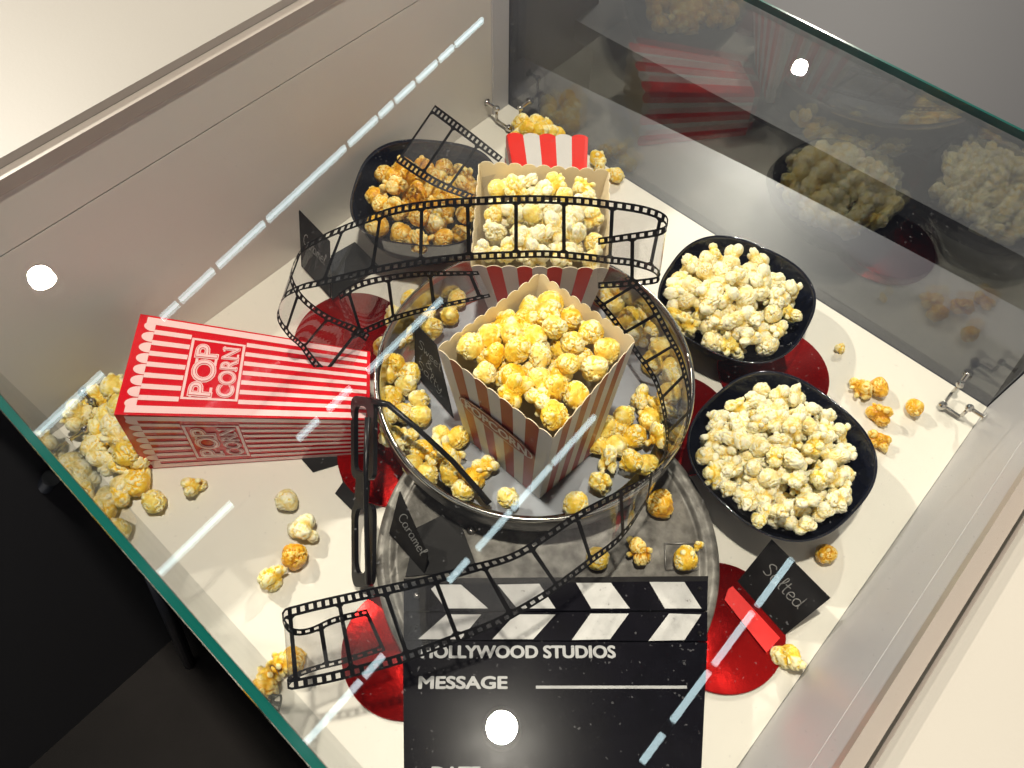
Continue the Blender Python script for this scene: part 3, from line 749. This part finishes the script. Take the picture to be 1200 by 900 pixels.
tube(bm, [hp, at(455, 474, .128), at(490, 503, .115), at(530, 540, .090), at(560, 574, .068), at(573, 590, .060)], [.0042, .0034, .0029, .0029, .0034, .0038], 10)
kids(gl, from_bm('temple_arm', bm, M['spec']))
bm = bmesh.new()
tube(bm, [gq(1.0, .98) - gn * .004, gq(1.12, .7) - gn * .010, gq(1.12, .4) - gn * .012, gq(1.05, .1) - gn * .008], [.0036, .0026, .0026, .0034], 10)
kids(gl, from_bm('temple_arm', bm, M['spec']))

# ---- film strips
def cat(P, i, t):
    p0 = P[max(i - 1, 0)]; p1 = P[i]; p2 = P[i + 1]; p3 = P[min(i + 2, len(P) - 1)]
    return .5 * ((2 * p1) + (-p0 + p2) * t + (2 * p0 - 5 * p1 + 4 * p2 - p3) * t * t + (-p0 + 3 * p1 - 3 * p2 + p3) * t ** 3)
def film(samples, label, width=.070, phase=0.0, frame=.0455, explicit=False):
    T, B = [], []
    for s in samples:
        if explicit: T.append(s[0]); B.append(s[1]); continue
        (tx_, ty_), (bx_, by_), zb_ = s[:3]
        b = at(bx_, by_, zb_)
        if len(s) > 3: T.append(at(tx_, ty_, s[3])); B.append(b); continue
        best = None
        for k in range(0, 120):
            z = zb_ + k * .0008
            if z > .316: break
            p = at(tx_, ty_, z); e = abs((p - b).length - width) + (0 if k > 10 else .0) - k * 1e-5
            if best is None or e < best[0]: best = (e, p)
        T.append(best[1]); B.append(b)
    # fine curve
    CT, CB = [], []
    for i in range(len(T) - 1):
        for k in range(24): CT.append(cat(T, i, k / 24)); CB.append(cat(B, i, k / 24))
    CT.append(T[-1]); CB.append(B[-1])
    s = [0]
    for i in range(1, len(CT)): s.append(s[-1] + (((CT[i] + CB[i]) - (CT[i - 1] + CB[i - 1])) / 2).length)
    Ltot = s[-1]
    def Q(x, v):
        x = min(max(x, 0), Ltot - 1e-7); lo, hi = 0, len(s) - 1
        while hi - lo > 1:
            mi = (lo + hi) // 2
            if s[mi] <= x: lo = mi
            else: hi = mi
        f = (x - s[lo]) / max(1e-9, s[hi] - s[lo])
        t_ = CT[lo].lerp(CT[hi], f); b_ = CB[lo].lerp(CB[hi], f); return b_.lerp(t_, v)
    pitch = frame / 6
    V, F, VP = [], [], []
    def quad(x0, x1, v0, v1, n=1):
        for i in range(n):
            a = x0 + (x1 - x0) * i / n; b = x0 + (x1 - x0) * (i + 1) / n; k = len(V)
            V.extend([0] * 4); VP.extend([(a, v0), (b, v0), (b, v1), (a, v1)]); F.append((k, k + 1, k + 2, k + 3))
    ncell = int(Ltot / pitch)
    for i in range(ncell):
        x0 = i * pitch; x1 = x0 + pitch; h0 = x0 + pitch * .24; h1 = x0 + pitch * .76
        for (a, b, c, d) in ((0, .028, .092, .125), (1, .972, .908, .875)):
            quad(x0, x1, min(a, b), max(a, b), 2); quad(x0, x1, min(c, d), max(c, d), 2)
            quad(x0, h0, min(b, c), max(b, c)); quad(h1, x1, min(b, c), max(b, c))
    x = phase
    while x < Ltot:
        xx = min(max(x, .0012), Ltot - .0012)
        quad(xx - .0018, xx + .0018, .125, .875, 1)
        for (va, vb) in ((.125, .150), (.875, .850)):                 # small corner fillets
            for sg in (-1, 1):
                if 0 < xx + sg * .0035 < Ltot:
                    k = len(V); V.extend([0] * 3); VP.extend([(xx + sg * .0018, vb), (xx + sg * .0018, va), (xx + sg * .0042, va)]); F.append((k, k + 1, k + 2))
        x += frame
    root = empty('film_strip', label, 'film strip', Q(Ltot / 2, 0))
    V3, F3, k = [], [], len(V)
    for sg in (1, -1):                            # the print has a face on each side of the clear base
        for x_, v_ in VP:
            c = Q(min(x_ + .002, Ltot), v_) - Q(max(x_ - .002, 0), v_); n = c.cross(Q(x_, 1) - Q(x_, 0)).normalized()
            V3.append(Q(x_, v_) + n * .00030 * sg)
    F3 = list(F) + [tuple(i + k for i in reversed(f)) for f in F]
    pr = meshobj('printed_frames', V3, F3, M['film_black']); keep(pr, root)
    V2, F2 = [], []; m = max(8, int(Ltot / .005))
    nv = []
    for i in range(m + 1):
        a = Q(Ltot * i / m, 0); b = Q(Ltot * i / m, 1); c = Q(Ltot * min(i + 1, m) / m, .5) - Q(Ltot * max(i - 1, 0) / m, .5)
        n = c.cross(b - a).normalized() * .00002
        V2 += [a + n, b + n]
    F2 = [(2 * i, 2 * i + 2, 2 * i + 3, 2 * i + 1) for i in range(m)]
    bs = meshobj('clear_base', V2, F2, M['film_clear'], smooth=True); keep(bs, root)
    return root
film([((430, 714), (452, 762), .105), ((392, 723), (402, 778), .110), ((362, 736), (370, 786), .114), ((341, 735), (346, 796), .119), ((331, 716), (338, 808), .122),
      ((352, 708), (362, 805), .126), ((385, 700), (400, 797), .130), ((440, 688), (470, 778), .135), ((500, 675), (530, 755), .140), ((550, 662), (585, 733), .142),
      ((600, 648), (641, 700), .140), ((640, 624), (668, 680), .137), ((675, 601), (694, 660), .133), ((725, 575), (728, 632), .125), ((755, 560), (753, 595), .115), ((785, 535), (772, 558), .105),
      ((803, 510), (779, 528), .096), ((810, 465), (779, 498), .092), ((800, 420), (767, 450), .088), ((787, 393), (744, 415), .086), ((763, 350), (718, 378), .085), ((733, 320), (690, 345), .085)],
     'clear film strip with black frames sweeping over the clapperboard and round the tray')
film([((338, 500), (300, 520), .02, .03), ((433, 392), (400, 455), .07), ((417, 382), (372, 435), .09), ((385, 369), (352, 408), .12), ((356, 347), (338, 395), .150), ((342, 320), (325, 374), .175), ((353, 292), (331, 352), .195), ((375, 277), (350, 341), .205), ((400, 265), (372, 336), .210), ((435, 251), (420, 325), .218), ((470, 240), (465, 316), .225),
      ((512, 234), (512, 309), .232), ((555, 231), (557, 305), .235), ((600, 229), (600, 303), .235), ((640, 229), (640, 302), .235), ((680, 231), (680, 305), .235), ((715, 235), (712, 309), .232),
      ((753, 241), (740, 312), .225), ((776, 249), (762, 318), .220), ((783, 258), (771, 325), .215), ((775, 267), (769, 332), .212), ((735, 274), (735, 336), .207), ((700, 279), (700, 338), .204)][1:],
     'looped clear film strip circling over the two striped cartons', phase=.02)
film([((560, 318), (575, 348), .150), ((520, 318), (530, 358), .145), ((492, 318), (496, 366), .140), ((456, 322), (463, 376), .132), ((420, 330), (436, 388), .120), ((395, 345), (412, 398), .105)],
     'short clear film piece curving over the back left of the tray', phase=.01)
film([((510, 124), (440, 232), .135, .155), ((528, 138), (470, 205), .14, .16)][:0] +
     [((510, 123), (464, 190), .160, .175), ((551, 154), (508, 218), .168, .185), ((594, 188), (556, 236), .178, .195)],
     'straight end of clear film strip angled over the caramel popcorn bowl', phase=.0)

# ================================================================== POPCORN
random.seed(7)
def lobes_fn(rnd, kind):
    L = []
    if kind == 'round':
        L.append((Vector((0, 0, 0)), .82))
        for _ in range(rnd.randint(4, 6)):
            d = Vector((rnd.gauss(0, 1), rnd.gauss(0, 1), rnd.gauss(0, 1))).normalized()
            L.append((d * rnd.uniform(.34, .52), rnd.uniform(.44, .58)))
        for _ in range(rnd.randint(1, 4)):
            d = Vector((rnd.gauss(0, 1), rnd.gauss(0, 1), rnd.gauss(0, 1))).normalized()
            L.append((d * rnd.uniform(.72, .86), rnd.uniform(.16, .24)))
    else:
        L.append((Vector((0, 0, 0)), .46))
        for _ in range(rnd.randint(4, 6)):
            d = Vector((rnd.gauss(0, 1), rnd.gauss(0, 1), rnd.gauss(0, .8))).normalized()
            L.append((d * rnd.uniform(.40, .62), rnd.uniform(.36, .54)))
        for _ in range(rnd.randint(3, 6)):
            d = Vector((rnd.gauss(0, 1), rnd.gauss(0, 1), rnd.gauss(0, 1))).normalized()
            L.append((d * rnd.uniform(.60, .95), rnd.uniform(.15, .26)))
    return L
def make_popcorn(kind, seed):
    rnd = random.Random(seed); L = lobes_fn(rnd, kind); off = Vector((rnd.uniform(0, 50), rnd.uniform(0, 50), rnd.uniform(0, 50)))
    bm = bmesh.new(); bmesh.ops.create_icosphere(bm, subdivisions=5, radius=1)
    rs = []; mods = []
    for v in bm.verts:
        d = v.co.normalized(); hits = []
        for c, r in L:
            b = d.dot(c); q = b * b - c.length_squared + r * r
            if q > 0: hits.append(b + math.sqrt(q))
            else:
                hits.append(max(0.0, b) * .72)
        mx = max(hits); k = 26.0
        r0 = mx + math.log(sum(math.exp(k * (h - mx)) for h in hits)) / k
        n1 = noise.noise(d * 3.2 + off); n2 = noise.noise(d * 8.0 + off * 1.3)
        wv = d + .25 * Vector((noise.noise(d * 2.5 + off), noise.noise(d * 2.5 + off * 2), noise.noise(d * 2.5 + off * 3)))
        n3 = abs(noise.noise(wv * 2.6 + off * .7)); n4 = abs(noise.noise(wv * 6.0 + off * .4))
        mod = min(1, max(0, (noise.noise(d * 1.1 + off * 1.9) + .12) * 3.2))
        if kind != 'round': mod = .35 + .65 * mod
        fold = -max(0, .18 - n3) * 1.15 * (.18 + .82 * mod) - max(0, .15 - n4) * .42 * mod       # folds pressed into the flake
        mods.append(mod)
        r0 *= 1 + .05 * n1 + .03 * n2 * mod + fold + .02
        rs.append(r0); v.co = d * r0
    sm = sorted(rs); lo = sm[int(len(sm) * .03)]; hi = sm[int(len(sm) * .93)]
    s = 2 * .5 / (sum(rs) / len(rs))
    if kind != 'round':
        for v in bm.verts: v.co.z *= .82
    # local relief: height against the mean of the neighbours
    me = bpy.data.meshes.new('popcorn_' + kind)
    sm2 = {v.index: rs[v.index] for v in bm.verts}
    bm.verts.ensure_lookup_table()
    cur = rs[:]
    for _ in range(14):
        cur = [(cur[v.index] + sum(cur[e.other_vert(v).index] for e in v.link_edges)) / (1 + len(v.link_edges)) for v in bm.verts]
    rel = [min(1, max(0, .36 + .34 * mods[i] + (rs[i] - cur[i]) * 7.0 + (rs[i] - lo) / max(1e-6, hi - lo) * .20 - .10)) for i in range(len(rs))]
    for v in bm.verts: v.co *= s * .5
    bm.to_mesh(me); bm.free()
    a = me.attributes.new('relief', 'FLOAT', 'POINT'); a.data.foreach_set('value', rel)
    me.polygons.foreach_set('use_smooth', [True] * len(me.polygons))
    return me
VAR = {'round': [make_popcorn('round', 100 + i) for i in range(7)], 'fly': [make_popcorn('fly', 300 + i) for i in range(9)]}
MESHES = {}
def popmesh(kind, i, mat):
    key = (kind, i, mat)
    if key not in MESHES:
        me = VAR[kind][i % len(VAR[kind])].copy(); me.materials.clear(); me.materials.append(M[mat]); me.name = 'popcorn_piece'; MESHES[key] = me
    return MESHES[key]
FILL = []; COUNT = [0]
def piece(p, size, kind, mat, label, group=None):
    o = bpy.data.objects.new('popcorn_piece', popmesh(kind, random.randrange(9 if kind == 'fly' else 7), mat))
    o.location = p; o.rotation_euler = [random.uniform(0, 6.28) for _ in range(3)]
    s = size * random.uniform(.9, 1.12); o.scale = (s * random.uniform(.92, 1.1), s, s * random.uniform(.9, 1.08))
    COL.objects.link(o); tag(o, label, 'popcorn', group); COUNT[0] += 1
    return o
def filler(p, size, kind, mat): FILL.append((Vector(p), size, kind, mat))

def heap(inside, bbox, zf, size, kinds, label, group, dmin=.80, seed=1, fq=(.12, .27), cap=None):
    """inside(x, y) -> 0..1 closeness to the middle (<=0 outside); zf(x, y, q) top height"""
    rnd = random.Random(seed); pts = []
    x0, x1, y0, y1 = bbox
    for _ in range(9000):
        x = rnd.uniform(x0, x1); y = rnd.uniform(y0, y1); q = inside(x, y)
        if q <= 0: continue
        if all((x - a) ** 2 + (y - b) ** 2 > (dmin * size) ** 2 for a, b, _ in pts): pts.append((x, y, q))
    for x, y, q in pts[:cap]:
        kind, mat, sc = rnd.choices([k[:3] for k in kinds], [k[3] for k in kinds])[0]
        piece((x, y, zf(x, y, q) + rnd.uniform(-.25, .25) * size), size * sc, kind, mat, label, group)
    fp = []
    for lv in range(1, len(fq) + 1):
        fp = []
        for _ in range(3000):
            x = rnd.uniform(x0, x1); y = rnd.uniform(y0, y1); q = inside(x, y)
            if q <= fq[lv - 1]: continue
            if all((x - a) ** 2 + (y - b) ** 2 > (.78 * size) ** 2 for a, b in fp): fp.append((x, y))
        for x, y in fp:
            kind, mat, sc = rnd.choices([k[:3] for k in kinds], [k[3] for k in kinds])[0]
            filler((x, y, zf(x, y, inside(x, y)) - size * .62 * lv), size * sc, kind, mat)
    return len(pts)
def sup(c, a, th, n, off=(0, 0), s=1.0):
    def f(x, y):
        dx = x - c[0] - off[0]; dy = y - c[1] - off[1]; u = dx * math.cos(th) + dy * math.sin(th); v = -dx * math.sin(th) + dy * math.cos(th)
        return 1 - ((abs(u) ** n + abs(v) ** n) ** (1 / n)) / (a * s)
    return f
def bb(c, r): return (c[0] - r, c[0] + r, c[1] - r, c[1] + r)
n1 = heap(sup(*B_RF[:4], off=(-.003, -.004), s=.81), bb(B_RF[0], .1), lambda x, y, q: .063 + .026 * min(1, q * 1.6), .0222,
     [('fly', 'pale', 1.0, 7), ('round', 'pale', .85, 3), ('fly', 'butter', .8, 1)], 'white salted popcorn piece heaped in the front right black bowl', 'salted popcorn in the front right bowl', .80, seed=3)
n2 = heap(sup(*B_RB[:4], off=(-.008, -.004), s=.76), bb(B_RB[0], .1), lambda x, y, q: .062 + .026 * min(1, q * 1.6), .0246,
     [('fly', 'pale', 1.0, 5), ('round', 'pale', .95, 4), ('fly', 'butter', .9, 1.5)], 'cream popcorn piece in the back right black bowl', 'cream popcorn in the back right bowl', .80, seed=4)
n3 = heap(sup(*B_L[:4], off=(-.003, -.011), s=.72), bb(B_L[0], .1), lambda x, y, q: .086 + .016 * min(1, q * 1.6), .0262,
     [('round', 'caramel', 1.0, 6), ('fly', 'caramel', 1.0, 4), ('fly', 'gold', .9, 1.0)], 'caramel popcorn piece in the back left black bowl', 'caramel popcorn in the back left bowl', .80, seed=5, fq=(.42,))
def in_quad(Q, shrink=.012):
    c = sum(Q, Vector()) / len(Q)
    def f(x, y):
        m = 9
        for i in range(len(Q)):
            a, b = Q[i], Q[(i + 1) % len(Q)]; e = Vector((b.x - a.x, b.y - a.y)); nn = Vector((-e.y, e.x)).normalized()
            if nn.dot(Vector((c.x - a.x, c.y - a.y))) < 0: nn = -nn
            m = min(m, nn.dot(Vector((x - a.x, y - a.y))))
        return (m - shrink) / .05
    return f
cF = sum(rimF, Vector()) / 4
n4 = heap(in_quad(rimF, .0125), bb(cF, .11), lambda x, y, q: .196 + .014 * min(1, max(q, 0)), .0252,
     [('round', 'gold', 1.0, 7), ('fly', 'gold', 1.0, 2), ('round', 'butter', .92, 2)], 'golden popcorn piece overflowing the front striped carton', 'golden popcorn in the front carton', .71, seed=6, fq=(.38, .62))
cK = sum(rimK, Vector()) / 4
n5 = heap(in_quad(rimK, .0145), bb(cK, .11), lambda x, y, q: .194 + .008 * min(1, max(q, 0)), .0240,
     [('fly', 'pale', 1.0, 6), ('round', 'butter', .85, 1.6), ('fly', 'butter', .9, 1.4)], 'pale popcorn piece in the striped carton behind the film loop', 'pale popcorn in the back carton', .82, seed=8, fq=(.46, .7))

# loose pieces inside the tray
tl = [(462,372),(480,352),(500,362),(527,370),(506,385),(470,392),(455,405),(536,350),(463,425),(480,437),(454,440),(476,452),(491,468),(458,466),(472,484),(492,487),(455,486),(519,508),(474,514),(495,528),(463,508),(509,540),(484,545),(538,512),(524,532),(500,556),(556,560),(543,575),(595,584),(570,548),(531,556)]
tr_ = [(728,340),(745,352),(720,358),(706,346),(738,372),(755,368),(722,380),(768,385),(748,392),(775,408),(764,425),(788,430),(784,462),(774,478),(786,446),(753,468),(731,488),(744,512),(724,500),(722,522),(741,541),(712,537),(700,566),(675,590),(770,512),(700,520),(757,545),(762,492),(708,500)]
for lst, lb, gp in ((tl, 'yellow popcorn piece loose in the tray left of the front carton', 'loose popcorn in the left of the tray'), (tr_, 'yellow popcorn piece loose in the tray right of the front carton', 'loose popcorn in the right of the tray')):
    for i, (x, y) in enumerate(lst):
        z = .0565 + (.008 if i % 4 == 0 else 0)
        piece(at(x, y, z), .0250, random.choice(['round', 'fly', 'round']), random.choice(['butter', 'butter', 'gold']), lb, gp)
# spill at the mouth of the red box
sp = [(92,487),(106,478),(120,466),(133,455),(112,496),(126,487),(142,476),(100,505),(118,509),(134,500),(150,494),(125,524),(141,515),(156,508),(133,540),(150,531),(118,534),(147,551),(162,545),(108,524),(141,470),(150,458),(146,570),(160,567),(136,585),(131,602),(143,612)]
for i, (x, y) in enumerate(sp):
    z = .013 + (.020 if i % 3 == 0 and y < 545 else 0) + (.012 if x > 120 and y < 500 else 0)
    piece(at(x, y, z), .0280, random.choice(['round', 'round', 'fly']), random.choice(['butter', 'butter', 'gold', 'pale']), 'buttery popcorn piece spilling from the mouth of the lying red box', 'popcorn spilling from the red box')
# single loose pieces
one = [(180,588,.0135,.027,'round','butter','pale round popcorn on the board, end of the spill by the red box'),
 (227,570,.012,.024,'fly','butter','yellow popcorn just below the long edge of the red box'),
 (336,586,.013,.024,'round','pale','cream popcorn left of the glasses, topmost of the four there'),
 (357,622,.012,.025,'fly','pale','cream popcorn left of the glasses, second of the four there'),
 (345,652,.013,.027,'round','caramel','round caramel popcorn left of the glasses, third of the four there'),
 (320,678,.012,.026,'fly','gold','golden ragged popcorn left of the glasses, lowest of the four there'),
 (343,774,.012,.026,'round','caramel','caramel popcorn seen through the left end of the film strip'),
 (327,776,.012,.018,'fly','gold','small golden popcorn beside the left end of the film strip'),
 (313,796,.012,.024,'round','caramel','caramel popcorn close to the green glass edge at the lower left'),
 (1008,454,.012,.023,'fly','caramel','caramel popcorn right of the bowls, left one of the touching pair'),
 (1030,454,.012,.023,'round','caramel','caramel popcorn right of the bowls, right one of the touching pair'),
 (1031,486,.012,.024,'fly','caramel','caramel popcorn just below the touching pair right of the bowls'),
 (1031,514,.011,.022,'fly','caramel','caramel popcorn against the rim of the front right bowl'),
 (1072,478,.013,.0225,'round','caramel','round caramel popcorn beside the right corner clip'),
 (984,409,.006,.011,'fly','gold','tiny golden popcorn crumb near the back right glass'),
 (967,649,.012,.023,'round','caramel','caramel popcorn under the lip of the front right bowl'),
 (926,766,.012,.024,'fly','gold','golden popcorn below the corner of the Salted card'),
 (773,590,.047,.026,'round','caramel','round caramel popcorn on the film can nearest the tray'),
 (750,645,.046,.025,'fly','caramel','glossy caramel popcorn in the middle of the film can'),
 (803,655,.045,.023,'round','gold','golden popcorn on the embossed square of the film can'),
 (817,640,.039,.010,'fly','gold','tiny yellow crumb on the embossed square of the film can'),
 (700,655,.046,.023,'round','gold','golden popcorn on the film can behind the film strip'),
 (703,197,.012,.022,'fly','gold','golden popcorn right of the lying carton, nearest it'),
 (713,202,.011,.018,'fly','butter','small yellow popcorn between two others beside the back right glass'),
 (723,206,.011,.019,'round','gold','golden popcorn right of the lying carton, farthest from it')]
for x, y, z, s, k, m, lb in one: piece(at(x, y, z), s, k, m, lb)
bk = [(618,150,.030),(633,154,.026),(645,157,.02),(608,160,.014),(612,146,.012),(628,144,.012),(640,150,.012),(652,160,.013),(700,186,.013)]
for x, y, z in bk: piece(at(x, y, z), .0255, 'round', 'gold', 'golden popcorn piece spilling behind the lying carton in the back corner', 'golden popcorn in the back corner')
print('POPCORN', COUNT[0], (n1, n2, n3, n4, n5), 'fill', len(FILL))

# deeper, mostly hidden popcorn: one mass
import numpy as np
mats = ['pale', 'butter', 'gold', 'caramel']; co, fa, mi, rl = [], [], [], []; base = 0
rnd = random.Random(99)
LOW = {}
for k in VAR:
    LOW[k] = []
    for me in VAR[k]:
        v = np.empty(len(me.vertices) * 3); me.vertices.foreach_get('co', v); f = np.empty(len(me.polygons) * 3, dtype=int); me.polygons.foreach_get('vertices', f)
        r = np.empty(len(me.vertices)); me.attributes['relief'].data.foreach_get('value', r); LOW[k].append((v.reshape(-1, 3), f.reshape(-1, 3), r))
for p, s, k, m in FILL:
    v, f, r = rnd.choice(LOW[k]); rot = np.array((Matrix.Rotation(rnd.uniform(0, 6.28), 3, 'X') @ Matrix.Rotation(rnd.uniform(0, 6.28), 3, 'Z')))
    co.append(v @ rot.T * s + np.array(p)); fa.append(f + base); base += len(v); mi.append(np.full(len(f), mats.index(m))); rl.append(r)
co = np.concatenate(co); fa = np.concatenate(fa); mi = np.concatenate(mi); rl = np.concatenate(rl)
me = bpy.data.meshes.new('popcorn_mass'); me.vertices.add(len(co)); me.vertices.foreach_set('co', co.ravel().astype(np.float32))
me.loops.add(len(fa) * 3); me.loops.foreach_set('vertex_index', fa.ravel().astype(np.int32))
me.polygons.add(len(fa)); me.polygons.foreach_set('loop_start', np.arange(0, len(fa) * 3, 3, dtype=np.int32))
me.polygons.foreach_set('material_index', mi.astype(np.int32)); me.polygons.foreach_set('use_smooth', np.ones(len(fa), dtype=bool))
for m in mats: me.materials.append(M[m])
me.update(calc_edges=True); a = me.attributes.new('relief', 'FLOAT', 'POINT'); a.data.foreach_set('value', rl.astype(np.float32))
o = bpy.data.objects.new('popcorn_underlayer', me); COL.objects.link(o); tag(o, 'deeper popcorn showing between the top pieces in bowls and cartons', 'popcorn', kind='stuff')
